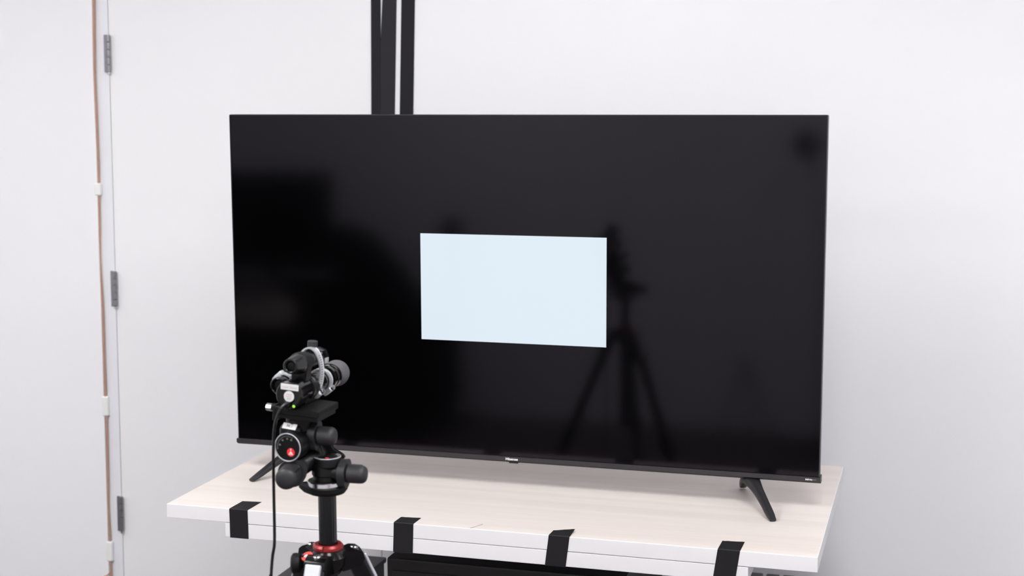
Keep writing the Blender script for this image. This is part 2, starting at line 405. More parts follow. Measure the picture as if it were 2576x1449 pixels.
tape(0.5440, 0.5905, -0.2850, -0.2805, 'black tape strip nearest the right end, with a crease across it', lean=0.010, crease=True)
# stray hairs lying on the edge
h0 = at_y(1183, 1329, -0.342)
bm = N(); tube(bm, [(h0.x, -0.341, TZ + 0.0006), (h0.x + 0.012, -0.331, TZ + 0.003), (h0.x + 0.022, -0.322, TZ + 0.0055)], 0.00035, 6, 4)
tag(obj('stray_hair', bm, HAIR), 'short dark hair lying on the front edge of the table', 'hair')

# ------------------------------------------------------------------ dark things under the table
bx_t = thing('equipment_case', 'large black case standing directly under the table centre', 'case', (0.03, 0.02, FLOOR))
bm = N(); bx(bm, -0.249, 0.318, -0.20, 0.26, FLOOR, -0.612, 0.006, 2); obj('body', bm, CASE, bx_t)
bm = N(); bx(bm, -0.235, 0.304, -0.2025, -0.199, FLOOR + 0.03, -0.640, 0.001, 1); obj('front_panel', bm, CASE, bx_t)
c1 = thing('storage_unit', 'low dark grey cabinet below the table, behind the tripod legs', 'cabinet', (-0.66, 0.15, FLOOR))
bm = N(); bx(bm, -0.680, -0.468, -0.05, 0.345, FLOOR, -0.815, 0.004); obj('body', bm, DKGREY, c1)
bm = N(); bx(bm, -0.685, -0.463, -0.055, 0.35, -0.815, -0.800, 0.004); obj('top_panel', bm, DKGREY, c1)
bm = N(); bx(bm, -0.67, -0.478, -0.060, -0.05, FLOOR + 0.02, -0.83, 0.002); dr = obj('door', bm, DKGREY, c1)
bm = N(); cyl(bm, (-0.49, -0.075, -1.0), (-0.49, -0.075, -0.9), 0.005, seg=12); cyl(bm, (-0.49, -0.075, -0.99), (-0.49, -0.059, -0.99), 0.003, seg=8); cyl(bm, (-0.49, -0.075, -0.91), (-0.49, -0.059, -0.91), 0.003, seg=8); obj('handle', bm, BLK, dr)
c2 = thing('slatted_crate', 'dark grey slatted crate below the right end of the table', 'crate', (0.5, 0.25, FLOOR))
bm = N(); bx(bm, 0.335, 0.72, 0.02, 0.50, FLOOR, -0.83, 0.004); obj('body', bm, DKGREY, c2)
for k in range(9):
    bm = N(); x = 0.338 + k * 0.0428; bx(bm, x, x + 0.034, 0.02, 0.50, -0.829, -0.803, 0.003); obj('slat', bm, DKGREY, c2)

# ------------------------------------------------------------------ television
HWX, TTOP, PBOT, BBOT, BHW = 0.7215, 0.4094, -0.4030, -0.4177, 0.7244
tv = thing('television', 'large black flat-screen television showing a white rectangle', 'television', (0, 0.02, TZ))
bm = N(); bx(bm, -HWX + 0.0018, HWX - 0.0018, 0.0, 0.004, PBOT - 0.004, TTOP - 0.0018); scr = obj('screen', bm, SCREEN, tv)
s = math.sqrt(0.1) / 2
bm = N(); bx(bm, -s * 1.439, s * 1.439, -0.00025, 0.002, -s * 0.8094, s * 0.8094)
o = obj('test_pattern', bm, PATTERN, scr); o['label'] = 'glowing white rectangle on the black screen'
bm = N()
fr = [(-HWX, PBOT), (-HWX, TTOP - 0.003), (-HWX + 0.0008, TTOP - 0.0008), (-HWX + 0.003, TTOP), (HWX - 0.003, TTOP), (HWX - 0.0008, TTOP - 0.0008), (HWX, TTOP - 0.003), (HWX, PBOT)]
fi = [(x - math.copysign(0.0022, x), z) for x, z in ((-HWX, PBOT), (-HWX, TTOP - 0.0022), (HWX, TTOP - 0.0022), (HWX, PBOT))]
poly = fr + [fi[3], fi[2], fi[1], fi[0]]
prism(bm, poly, lambda x, z: (x, -0.0012, z), lambda x, z: (x, 0.026, z)); obj('bezel_frame', bm, TVFRAME, tv)
bm = N(); bx(bm, -HWX + 0.0025, HWX - 0.0025, 0.004, 0.028, PBOT - 0.006, TTOP - 0.0025, 0.002)
prism(bm, [(-0.55, -0.38), (0.55, -0.38), (0.55, 0.05), (0.48, 0.12), (-0.48, 0.12), (-0.55, 0.05)], lambda x, z: (x, 0.027, z), lambda x, z: (x * 0.96, 0.075, z * 0.96)); obj('back_cover', bm, TVBACK, tv)
YF = -0.0058
bm = N(); prof = [(YF + 0.0007, PBOT), (YF, PBOT - 0.0006), (YF, PBOT - 0.0096), (0.028, PBOT - 0.0096), (0.028, PBOT)]
vs = prism(bm, prof, lambda y, z: (-BHW, y, z), lambda y, z: (BHW, y, z))
bar = obj('bottom_bar', bm, TVBAR, tv, ang=12)
bm = N(); prism(bm, [(YF + 0.0003, PBOT - 0.0096), (0.0030, BBOT), (0.028, BBOT), (0.028, PBOT - 0.0096)], lambda y, z: (-BHW, y, z), lambda y, z: (BHW, y, z)); obj('bar_lip', bm, mat('tv_bar_lip', (26, 24, 24), 0.5, var=0.05, scale=300, spec=0.2), bar, ang=12)
p0, p1 = at_y(1272, 1152.5, YF), at_y(1302.5, 1161, YF)
bm = text_bm('Hisense', 0.0082, face_minus_y(((p0.x + p1.x) / 2, YF - 0.0001, PBOT - 0.0053)), 0.0001, 1.0, 0.00022)
w = max(v.co.x for v in bm.verts) - min(v.co.x for v in bm.verts)
cxx = (p0.x + p1.x) / 2
for v in bm.verts: v.co.x = cxx + (v.co.x - cxx) * (p1.x - p0.x) / w
o = obj('brand_lettering', bm, WHT, bar); o['label'] = 'small white maker lettering'
q0, q1 = at_y(2026.5, 1204, YF), at_y(2052, 1208, YF)
zc = PBOT - 0.0053; xs = q0.x
bm = N()                                    # double-D mark
for sgn, ox in ((1, 0.0), (-1, 0.0056)):
    arc = [(0.0024 * math.cos(a), 0.0021 * math.sin(a)) for a in [(-PI / 2 + PI * k / 8) for k in range(9)]]
    prism(bm, [(xs + ox + sgn * px_, zc + pz_) for px_, pz_ in arc], lambda x, z: (x, YF - 0.0002, z), lambda x, z: (x, YF + 0.0002, z))
o = obj('badge_symbol', bm, WHT, bar)
bm = text_bm('Dolby', 0.0046, face_minus_y((xs + 0.0106, YF - 0.0001, zc)), 0.0001, 0.80, 0.0001); o = obj('badge_lettering', bm, WHT, bar)
bm = text_bm('VISION', 0.0030, face_minus_y((xs + 0.0192, YF - 0.0001, zc - 0.0001)), 0.0001, 0.95, 0.0); o = obj('badge_subtext', bm, GREYP, bar)
i0, i1 = at_y(1281, 1168, 0.004), at_y(1304, 1168, 0.004)
bm = N(); bx(bm, i0.x, i1.x, 0.001, 0.014, BBOT - 0.0026, BBOT + 0.001, 0.0012); obj('remote_sensor', bm, TVFRAME, bar)
for sx in (-1, 1):
    ft = N()
    sweep(ft, [(sx * 0.560, 0.022, -0.4215), (sx * 0.571, 0.004, -0.4250), (sx * 0.587, -0.025, -0.4370), (sx * 0.606, -0.062, -0.4535), (sx * 0.622, -0.095, -0.4685), (sx * 0.632, -0.116, -0.4765)],
          [(0.020, 0.0100), (0.018, 0.0105), (0.0125, 0.0090), (0.0105, 0.0072), (0.0100, 0.0055), (0.0075, 0.0036)], (0.9 * sx, 0.44, 0), 6)
    sweep(ft, [(sx * 0.565, 0.018, -0.4215), (sx * 0.556, 0.050, -0.4270), (sx * 0.545, 0.090, -0.4430), (sx * 0.537, 0.120, -0.4600), (sx * 0.531, 0.146, -0.4755)],
          [(0.018, 0.0090), (0.0165, 0.0100), (0.013, 0.0090), (0.0115, 0.0075), (0.0085, 0.0045)], (0.95 * sx, 0.3, 0), 6)
    bx(ft, min(sx * 0.545, sx * 0.578), max(sx * 0.545, sx * 0.578), 0.006, 0.040, -0.425, -0.412, 0.002)
    o = obj('stand_foot', ft, FOOTM, tv, ang=50); o['label'] = 'splayed black plastic stand foot'

# ------------------------------------------------------------------ measuring rig on its tripod (local millimetres)
RIG = Vector((0.026, -1.160, -0.176))
def mm(x, y, z): return RIG + Vector((x, y, z)) * 0.001
ROLLP = Vector((-41, 0, 140)); RR = Matrix.Rotation(math.radians(4.0), 3, 'Y')
def mt(x, y, z):                      # upper deck: everything on the quick plate rolls a few degrees
    return mm(*(RR @ (Vector((x, y, z)) - ROLLP) + ROLLP))
tri = thing('tripod', 'black tripod with red collar and geared head, in front of the television', 'tripod', (RIG.x, RIG.y, FLOOR))
# --- legs
HZ = -1054
def leg(az, label=None):
    a = math.radians(az); d = Vector((math.cos(a), math.sin(a), 0)); sd = Vector((-d.y, d.x, 0))
    tilt = math.radians(23.5); dn = d * math.sin(tilt) - Vector((0, 0, 1)) * math.cos(tilt); outn = d * math.cos(tilt) + Vector((0, 0, 1)) * math.sin(tilt)
    piv = d * 41 + Vector((0, 0, -112)); Ltot = (piv.z - HZ) / math.cos(tilt)
    P = lambda t, s=0, o=0: mm(*(piv + dn * t + sd * s + outn * o))
    Rm = Matrix((sd, outn, dn)).transposed()
    b = N(); lathe(b, P(20), dn, [(0, 0.0135), (0.012, 0.0148), (0.33, 0.0148)], 20); root = obj('leg', b, BLK, tri)
    b = N(); box(b, P(45), (0.034, 0.030, 0.082), Rm, 0.005); obj('leg_casting', b, BLKG, root)
    b = N(); box(b, P(40, 0, 16.5), (0.028, 0.006, 0.074), Rm, 0.0028, 3); o = obj('angle_lever', b, SILVER, root); o['label'] = 'silver leg-angle lever'
    b = N(); torus(b, P(46, 0, 19.6), outn, 0.0075, 0.0004, 28, 6); lathe(b, P(44, 0, 19.3), dn, [(0, 0.0004), (0.008, 0.0006)], 6); lathe(b, P(44, 0, 19.3), dn * 0.9 + sd * 0.45, [(0, 0.0004), (0.008, 0.0006)], 6); lathe(b, P(44, 0, 19.3), dn * 0.9 - sd * 0.45, [(0, 0.0004), (0.008, 0.0006)], 6); obj('embossed_mark', b, GREYP, root)
    b = N(); box(b, P(355), (0.036, 0.034, 0.046), Rm, 0.006); obj('leg_lock', b, BLKM, root)
    b = N(); lathe(b, P(350), dn, [(0, 0.0122), (0.33, 0.0122)], 18); obj('middle_section', b, BLK, root)
    b = N(); box(b, P(680), (0.031, 0.030, 0.042), Rm, 0.006); obj('leg_lock', b, BLKM, root)
    b = N(); lathe(b, P(675), dn, [(0, 0.0098), ((Ltot - 690) / 1000, 0.0098)], 16); obj('lower_section', b, BLK, root)
    b = N(); lathe(b, P(Ltot - 22), dn, [(0, 0.011), (0.006, 0.0135), (0.018, 0.0125), (0.0205, 0.009)], 16); obj('rubber_foot', b, BLKM, root)
for az in (-91, 33, 153): leg(az)
# --- shoulder
b = N()
lathe(b, mm(0, 0, -140), (0, 0, 1), [(0, .019), (.004, .022), (.016, .030), (.030, .031), (.036, .027), (.041, .0245)], 36)
for az in (-91, 33, 153):
    a = math.radians(az); d = Vector((math.cos(a), math.sin(a), 0)); sd = Vector((-d.y, d.x, 0))
    pts = [(17, -105), (36, -99), (47, -100), (55, -106), (57, -116), (50, -128), (20, -134)]
    for s0, s1 in ((-19, 19),):
        prism(b, pts, lambda r_, z_: mm(*(d * r_ + sd * s0 * (1.0 if r_ < 40 else 0.92) + Vector((0, 0, z_)))), lambda r_, z_: mm(*(d * r_ + sd * s1 * (1.0 if r_ < 40 else 0.92) + Vector((0, 0, z_)))))
bmesh.ops.bevel(b, geom=[e for e in b.edges if e.calc_length() > 0.006 and len(e.link_faces) == 2 and e.calc_face_angle(0) > 0.5], offset=0.002, segments=2, affect='EDGES')
sh = obj('shoulder', b, BLKG, tri)
for az in (-91, 33, 153):
    a = math.radians(az); d = Vector((math.cos(a), math.sin(a), 0))
    b = N(); lathe(b, mm(d.x * 43, d.y * 43, -101.0), (d.x * .06, d.y * .06, 1), [(0, .0065), (.002, .0065), (.003, .0055)], 18); obj('pivot_bolt', b, CHROME, sh)
b = N(); box(b, mm(-26, -26, -112), (0.020, 0.016, 0.02), Matrix.Rotation(.6, 3, 'Z'), 0.003); obj('lock_boss', b, BLK, sh)
b = N(); lathe(b, mm(-31, -30, -117), (-1, -0.35, 0), [(0, .007), (.003, .011), (.006, .016), (.012, .0175), (.017, .0165), (.020, .012)], 28); cyl(b, mm(-18, -25, -117), mm(-33, -31, -117), .006); obj('column_lock_knob', b, BLKM, sh)
lg = N(); lathe(lg, mm(-22.0, -34, -104.0), (-.15, -.5, .85), [(0, .0095), (.0016, .0095)], 28); lo = obj('red_badge', lg, REDP, sh)
b = N()
for k in (-1, 0, 1):
    q = mm(-22.0, -34, -104.0) + Vector((-.15, -.5, .85)).normalized() * 0.0018
    lathe(b, q + Vector((0, 0, 0.0025)), Vector((k * .45, -.62, -.38)), [(0, .00045), (.0062, .0008)], 6)
obj('badge_mark', b, WHT, lo)
b = N(); lathe(b, mm(0, 0, -101), (0, 0, 1), [(.002, .0240), (.004, .0252), (.008, .0248), (.0115, .0215), (.0115, .0162), (.003, .0162)], 44, cap=False); o = obj('collar', b, RED, tri); o['label'] = 'red metal collar'
b = N(); bx(b, *( [mm(1.2, 0, 0).x, mm(2.0, 0, 0).x, mm(0, -25.6, 0).y, mm(0, -20, 0).y, mm(0, 0, -97.5).z, mm(0, 0, -89.2).z])); obj('collar_split', b, BLKM, tri)
# --- column
b = N(); lathe(b, mm(0, 0, -400), (0, 0, 1), [(0, .0135), (.002, .0152), (.398, .0152)], 9, phase=0.35)
bmesh.ops.bevel(b, geom=[e for e in b.edges if abs((e.verts[0].co - e.verts[1].co).z) > 0.1], offset=0.002, segments=2, affect='EDGES'); obj('centre_column', b, BLKG, tri)
# --- mounting plate of the tripod (teardrop)
b = N(); pl = []
for k in range(49):
    a = -PI * 0.72 + 2 * PI * 0.72 * k / 48; pl.append((34 * math.cos(a), 34 * math.sin(a)))
pl += [(-28, 22), (-42, 12), (-48, 5), (-49, 0), (-48, -5), (-42, -12), (-28, -22)]
prism(b, pl, lambda x, y: mm(x, y, 8.0), lambda x, y: mm(x * .99, y * .99, 1.5)); prism(b, pl, lambda x, y: mm(x * .98, y * .98, 1.5), lambda x, y: mm(x * .86, y * .86, -4.0))
obj('mounting_plate', b, BLKM, tri)
b = N(); cyl(b, mm(-40, 3, 7.6), mm(-40, 3, 8.7), .003, seg=12); obj('level_window', b, BLKG, tri)

# --- geared head: part with sub-parts
b = N()
lathe(b, mm(-2.5, 0, 15.5), (0, 0, 1), [(0, .0275), (.0012, .0275), (.0022, .0200), (.009, .0200), (.011, .0218), (.0295, .0218)], 44)
lathe(b, mm(2, 0, 38), (0, 0, 1), [(0, .0190), (.004, .0226), (.0150, .0228), (.0162, .0220)], 44)          # pan housing
cyl(b, mm(4, 0, 30), mm(23, 0, 30), .0150, bev=.002)                                                                 # pan worm housing
cyl(b, mm(-43.5, -16, 79), mm(-44.6, -46, 79), .0240, .0245, 40, .003)
cyl(b, mm(-50, 26, 79), mm(-50, -20, 79), .0180, .0180, 32, .003)                                                    # tilt housing
box(b, mm(-50, -5, 91), (.036, .062, .042), None, .010, 4)
cyl(b, mm(-22, 0, 89), mm(-42, 0, 89), .0160, bev=.002)
cyl(b, mm(-16, 16, 54), mm(-40, -36, 38), .0145, .0150, 32, .002)                                                      # second tilt housing
box(b, mm(-24, 14, 64), (.030, .030, .040), Matrix.Rotation(-.5, 3, 'Y'), .006, 3)
cyl(b, mm(-44, -4, 100), mm(-43, -4, 122), .021, .023, 32)
head = obj('geared_head', b, BLK, tri)
b = N()                                                                                                              # swan-neck bracket to the pan dial
prism(b, [(-24, 96), (-8, 90), (-4, 76), (2, 62), (16, 54.5), (22, 54), (22, 47), (-4, 47), (-22, 56)], lambda x, z: mm(x, 19, z), lambda x, z: mm(x, 28, z))
bmesh.ops.bevel(b, geom=list(b.edges), offset=.0016, segments=2, affect='EDGES'); obj('bracket', b, BLK, head)
def dial(c, axis, r, name):
    a, u, v = frame(axis)
    b = N(); lathe(b, c, axis, [(0, r), (.0012, r)], 44); f = obj(name, b, BLKM, head)
    b = N(); torus(b, Vector(c) + a * .0012, axis, r * .955, .0010, 48, 8); obj('dial_ring', b, SILVER, head)
    return a, u, v
c = mm(-44.7, -48.5, 79); dial(c, (-.06, -1, 0), .0235, 'tilt_dial')
def on_dial(x, z, d=.0016): return c + Vector((x * .001, -d - (x * .001) * .06, z * .001))
b = N()
for k in range(26):                                                                                                  # engraved scale
    a = math.radians(60 + k * 5.2); r0, r1 = 17.2, (19.0 if k % 5 else 19.6)
    p = on_dial(r0 * math.cos(a), r0 * math.sin(a), .0013); q = on_dial(r1 * math.cos(a), r1 * math.sin(a), .0013)
    lathe(b, p, q - p, [(0, .00018), ((q - p).length, .00018)], 4)
obj('scale_ticks', b, GREYP, head)
b = N()
for deg in (62, 92, 128, 165):
    a = math.radians(deg); torus(b, on_dial(14.2 * math.cos(a), 14.2 * math.sin(a), .0013), (0, 1, 0), .0011, .0003, 10, 5)
obj('scale_figures', b, GREYP, head)
b = N(); lathe(b, on_dial(5.6, -7.6, .0009), (-.06, -1, 0), [(0, .0068), (.0006, .0068)], 32); o = obj('red_logo', b, REDP, head); o['label'] = 'round red logo'
b = N()
for k in (-1, 0, 1):
    p = on_dial(5.6, -5.9, .0018); q = on_dial(5.6 + k * 3.3, -12.4 + abs(k) * .8, .0018)
    lathe(b, p, q - p, [(0, .00028), ((q - p).length, .00062)], 6)
lathe(b, on_dial(5.6, -3.2, .0014), (0, -1, 0), [(0, .0008), (.0006, .0008)], 10); lathe(b, on_dial(5.6, -1.6, .0014), (0, -1, 0), [(0, .0004), (.0006, .0004)], 8)
obj('logo_figure', b, WHT, head)
b = N(); q = mm(-44.7, -46, 104.8); lathe(b, q + Vector((0, -.0008, 0)), (0, -1, 0), [(0, .0005), (.0006, .0005)], 6); obj('index_mark', b, GREYP, head)
# pan dial
pc = mm(2.0, 0, 54.2); dial(pc, (0, 0, 1), .0222, 'pan_dial')
b = N()
for k in range(40):
    a = 2 * PI * k / 40; dv = Vector((math.cos(a), math.sin(a), 0)); lathe(b, pc + dv * .0168 + Vector((0, 0, .0013)), dv, [(0, .0002), (.0022, .0002)], 4)
obj('pan_ticks', b, GREYP, head)
b = N(); lathe(b, pc + Vector((.004, -.011, .0011)), (0, 0, 1), [(0, .0032), (.0005, .0032)], 18); obj('pan_logo', b, REDP, head)
b = N(); lathe(b, mm(-2.5, 0, 7.6), (0, 0, 1), [(0, .0285), (.001, .0295), (.0078, .0295), (.0086, .0285), (.0086, .0200)], 56); o = obj('base_ring', b, CHROME, head); o['label'] = 'bright machined metal base ring'
# knobs with wing levers
def knob(p, axis, r, L, wing_roll, name='knob'):
    p = Vector(p); a, u, v = frame(axis); b = N()
    lathe(b, p, a, [(0, r * .90), (.0015, r), (L - .010, r * .985), (L - .005, r * .93), (L - .0018, r * .78), (L, r * .45), (L + .0003, .0001)], 40, cap=False)
    kn = obj(name, b, KNOB, head)
    b = N(); w = u * math.cos(wing_roll) + v * math.sin(wing_roll)
    q = p + w * (r * .97) + a * (L * .40); t = a.cross(w)
    box(b, q, (L * .66, .0022, .0016), Matrix((a, t, w)).transposed(), .0005, 1); obj('grip_line', b, BLKM, kn)
    b = N(); out = []
    for k in range(56):
        th = 2 * PI * k / 56; c2_ = abs(math.cos(th - wing_roll)); rr = r * 1.27 + (r * .30) * max(0, (c2_ - .80) / .20) ** 1.0
        out.append((rr * math.cos(th), rr * math.sin(th)))
    prism(b, out, lambda x, y: p - a * .0140 + u * x * .95 + v * y * .95, lambda x, y: p - a * .0010 + u * x + v * y)
    bmesh.ops.bevel(b, geom=[e for e in b.edges if e.calc_face_angle(0) > 1.0], offset=.0018, segments=2, affect='EDGES')
    obj('wing_lever', b, KNOB, head, ang=45)
    b = N(); lathe(b, p - a * .024, a, [(0, r * .95), (.011, r * .98)], 32); obj('knob_collar', b, BLK, head)
knob(mm(-12, 0, 89), (1, 0, 0), .0155, .029, 1.2)
knob(mm(38, 0, 29.6), (1, 0, 0), .0152, .031, 1.25)
knob(mm(-42, -44, 35), (.15, -1, -.02), .0180, .038, .6)
# label on the head
b = N(); LM = Matrix.Translation(mm(-48.0, -33.6, 109.6)) @ Matrix.Rotation(math.radians(6), 4, 'Y') @ Matrix.Rotation(math.radians(45), 4, 'X')
v_ = box(b, (0, 0, 0), (.0235, .0105, .0006)); xf(b, v_, LM); st = obj('name_sticker', b, STICK, head); st['label'] = 'white sticker reading M3'
b = text_bm('M3', .0085, LM @ Matrix.Translation((0, .0006, .0004)), .0001, 1.0, .00008); obj('sticker_lettering', b, GREYP, head)
# bubble level
b = N(); lathe(b, mm(-45, -20, 110.5), (0, 0, 1), [(0, .011), (.007, .0105), (.009, .0095), (.009, .0062), (.0078, .0062)], 30); bl = obj('bubble_level', b, BLKM, head)
b = N(); lathe(b, mm(-45, -20, 118.9), (0, 0, 1), [(0, .0062), (.0006, .0058)], 24); obj('level_vial', b, LEVELM, head)
# quick-release plate
b = N()
vs = bx(b, -73, 5, -39, 42, 129, 140.5, 1.2, 1); vs2 = bx(b, -70, 2, -36, 40, 121.5, 129, 1.0, 1)
box(b, (-71.5, 1, 129), (6, 79, 26), None, 1.2, 1)
for k in range(3): box(b, (5.1, 1, 131.5 + k * 3.2), (.9, 80, 1.2))
for v in b.verts: v.co = mt(*v.co)
obj('quick_release_clamp', b, BLKM, tri)
b = N(); cyl(b, mt(-74, -10, 131), mt(-88, -10, 131), .0062, seg=18); obj('clamp_shaft', b, BLKM, tri)
b = N(); cyl(b, mt(-88, -10, 130), mt(-98, -10, 130), .0064, seg=8, bev=.0008); o = obj('clamp_knob', b, CHROME, tri); o['label'] = 'small bright metal clamp knob'

# ------------------------------------------------------------------ light meter: three black scopes strapped together
met = thing('light_meter', 'bundle of black measuring scopes strapped with steel hose clamps atop the tripod', 'light meter', mt(-42, 0, 141))
ax = Vector((0, 1, 0))
A = lambda y: mt(-42.6, y, 164); B = lambda y: mt(-42.0, y, 209 - y * .03); Cc = lambda y: mt(-74, y, 170)
def lat(P, y0, prof, m, name, parent, seg=40, cap=True):
    b = N(); lathe(b, P(y0), P(y0 + 100) - P(y0), [(t * .001, r * .001) for t, r in prof], seg, cap); return obj(name, b, m, parent)
# lower sensor (A)
capA = lat(A, -50, [(0, 18.6), (0.6, 20.8), (2.2, 22.4), (4.5, 22.9), (24, 22.9), (25, 22), (25, 18)], BLKG, 'rear_housing', met)
lat(A, -25.5, [(0, 18.6), (44, 18.6), (45, 17)], BLKG, 'sensor_tube', met)
lat(A, 6, [(0, 18.5), (1, 20.5), (9, 20.5), (11, 19), (13, 20.5), (22, 20.5), (23, 18)], BLK, 'grip_ring', met)
lat(A, 28, [(0, 17), (80, 17)], BLKG, 'front_tube', met)
lat(A, 94, [(0, 17), (1, 20), (10, 20), (11, 18.6), (13, 18.6), (14, 20.8), (24, 20.8), (26, 20)], BLKG, 'front_ring', met)
b = N(); sphere(b, A(143), .0224, (1, 1.05, 1), 40, 26); o = obj('diffuser_dome', b, DOME, met); o['label'] = 'matte grey diffuser dome'
# stickers, led on the rear face
def onA(x, z, d=0.0): return mt(-42.6 + x, -50 - d, 164 + z)
b = N(); box(b, onA(1.4, 13.2, .1), (.0305, .0006, .0098), RR.to_4x4(), .0002, 1); s1 = obj('paper_label', b, STICK, capA); s1['label'] = 'narrow white paper label'
b = text_bm('LIGHT TRANS', .0046, face_minus_y(onA(1.4, 12.4, .45), math.radians(4)), .00005, .92); obj('label_lettering', b, GREYP, capA)
b = N(); lathe(b, onA(1.0, -1.8, -.2), (0, -1, 0), [(0, .0088), (.0006, .0088)], 36); s2 = obj('round_sticker', b, STICK, capA); s2['label'] = 'round white inspection sticker'
b = N(); c_ = N(); rnd = random.Random(3)
for row, (dz, n_, tgt) in enumerate(((3.0, 6, b), (-.3, 7, c_), (-3.6, 4, b))):
    for k in range(n_):
        x = 1.0 + (k - (n_ - 1) / 2) * 1.75
        box(tgt, onA(x, -1.8 + dz - (x - 1) * .0, .48), (.0009, .0002, .0012 + rnd.random() * .0006), Matrix.Rotation(rnd.uniform(-.4, .4), 3, 'Y'))
obj('sticker_print', b, GREYP, capA); obj('sticker_print', c_, PINKP, capA)
b = N(); sphere(b, onA(9.6, -17.0, -.5), .0023, (1, .7, 1), 18, 12); o = obj('status_light', b, LED, capA); o['label'] = 'glowing green status light'
b = N(); box(b, onA(-2, -14.5, 3), (.012, .012, .0065), Matrix.Rotation(.35, 3, 'Y') @ Matrix.Rotation(.3, 3, 'X'), .0015, 2); obj('cable_socket', b, BLK, capA)
b = N(); box(b, mt(-40, 20, 146.2), (.020, .06, .0105), RR.to_4x4(), .002); obj('sensor_foot', b, BLK, met)
# finder scope (B)
eye = lat(B, -50, [(6, .1), (6, 6.0), (1.0, 8.2), (.2, 9.4), (0, 10.4), (.4, 11.6), (1.8, 12.6), (10, 13.4), (24, 16.0), (30, 16.4), (31, 15)], BLKG, 'eyepiece', met, cap=False)
lat(B, -45.2, [(.6, 5.2), (.3, 3.6), (0, .1)], BLKM, 'eyepiece_lens', eye, cap=False)
lat(B, -20, [(0, 15), (2, 17.6), (16, 17.6), (18, 16.2), (26, 16.2), (27, 12)], BLKM, 'finder_ring', met)
lat(B, 4, [(0, 12.4), (52, 12.4)], BLK, 'finder_tube', met)
lat(B, 46, [(0, 12), (3, 16.0), (22, 16.0), (26, 14.0)], BLKG, 'finder_bell', met, seg=8)
b = N(); prism(b, [(-14, 204), (14, 204), (12, 180), (-12, 180)], lambda x, z: mt(-42 + x, -16, z), lambda x, z: mt(-42 + x, 6, z))
bmesh.ops.bevel(b, geom=list(b.edges), offset=.0015, segments=2, affect='EDGES'); obj('finder_mount', b, BLK, met)
b = N(); cyl(b, mt(-46, 44, 214), mt(-46, 44, 236), .0083, bev=.0010); kt = obj('top_knob', b, KNOB, met)
b = N(); box(b, mt(-26.5, 58, 203), (.004, .013, .009), RR.to_4x4(), .001); obj('bell_tab', b, STEEL, met)
# left scope (C)
ce = lat(Cc, -24, [(6, .1), (6, 8.0), (.8, 10.4), (0, 11.6), (.5, 12.8), (2, 13.6), (12, 13.8), (14, 12.4), (90, 12.4), (90, .1)], BLKG, 'left_scope', met, cap=False)
lat(Cc, -19.4, [(.9, 7.6), (.4, 5), (0, .1)], BLKM, 'left_scope_lens', ce, cap=False)
# hose clamps
def hull(ca, ra, cb_, rb, n=22):
    pts = [(ca[0] + ra * math.cos(t), ca[1] + ra * math.sin(t)) for t in [PI + PI * k / n for k in range(n + 1)]]
    pts += [(cb_[0] + rb * math.cos(t), cb_[1] + rb * math.sin(t)) for t in [PI * k / n for k in range(n + 1)]]
    return pts
def densify(pts, n=6):
    out = []
    for i in range(len(pts)):
        a = pts[i]; b2 = pts[(i + 1) % len(pts)]; L = math.dist(a, b2); m_ = max(1, int(L / 3))
        for k in range(m_): out.append((a[0] + (b2[0] - a[0]) * k / m_, a[1] + (b2[1] - a[1]) * k / m_))
    return out
def hose_clamp(name, pts, y, w, screw_c, screw_dir, slots):
    root = N(); band(root, pts, lambda x, z, yy: mt(x, y + yy, z), w, 1.3); cl = obj(name, root, STEEL, met, ang=30)
    b = N(); band(b, [(p[0], p[1]) for p in pts], lambda x, z, yy: mt(x, y + (w / 2 - .5) * (1 if yy > 0 else -1) + (0.45 if yy > 0 else -.45) * 0 + yy * .0, z) if False else mt(x, y + w / 2 - 0.6 + yy, z), 1.0, 2.6); obj('rolled_edge', b, STEEL, cl)
    b = N(); band(b, pts, lambda x, z, yy: mt(x, y - w / 2 + 0.6 + yy, z), 1.0, 2.6); obj('rolled_edge', b, STEEL, cl)
    b = N()
    n = len(pts)
    for i in slots:
        p = Vector(pts[i % n]); t = (Vector(pts[(i + 1) % n]) - Vector(pts[i - 1])).normalized(); nn = Vector((t.y, -t.x))
        c0 = p + nn * .75; R3 = RR @ Matrix(((t.x, 0, nn.x), (0, 1, 0), (t.y, 0, nn.y)))
        box(b, mt(c0.x, y, c0.y), (.0009, .0052, .0003), R3)
    obj('slots', b, DKSLOT, cl)
    sx, sz = screw_c; d = Vector((screw_dir[0], 0, screw_dir[1])).normalized(); up = Vector((-d.z, 0, d.x)); R3 = RR @ Matrix((d, Vector((0, 1, 0)), up)).transposed()
    b = N(); box(b, mt(sx, y, sz), (.017, w * .001 + .001, .0085), R3, .0022, 2); obj('screw_housing', b, STEEL, cl)
    b = N(); p = Vector((sx, y, sz)); q1_ = p + d * 6; q2_ = p + d * 12.5
    cyl(b, mt(*q1_), mt(*q2_), .0047, seg=6, bev=.0006); cyl(b, mt(*q2_), mt(*(q2_ + d * 1.6)), .0035, seg=14); obj('clamp_screw', b, CHROME, cl)
pts1 = densify([(-44.5 + 21.5 * math.cos(2 * PI * k / 64), 184.5 + 42.5 * math.sin(2 * PI * k / 64)) for k in range(64)])
n1 = len(pts1); right = [i for i, p in enumerate(pts1) if p[0] > -30 and 152 < p[1] < 216]
b = right[::1]
hose_clamp('hose_clamp', pts1, 34, 15, (-28.5, 150), (.78, .62), b)
pts2 = densify([(-42.6 + 19.2 * math.cos(2 * PI * k / 48), 164 + 19.2 * math.sin(2 * PI * k / 48)) for k in range(48)])
hose_clamp('hose_clamp', pts2, 76, 10.5, (-28.5, 147.5), (.74, .67), [i for i, p in enumerate(pts2) if p[0] > -31 and p[1] > 155])
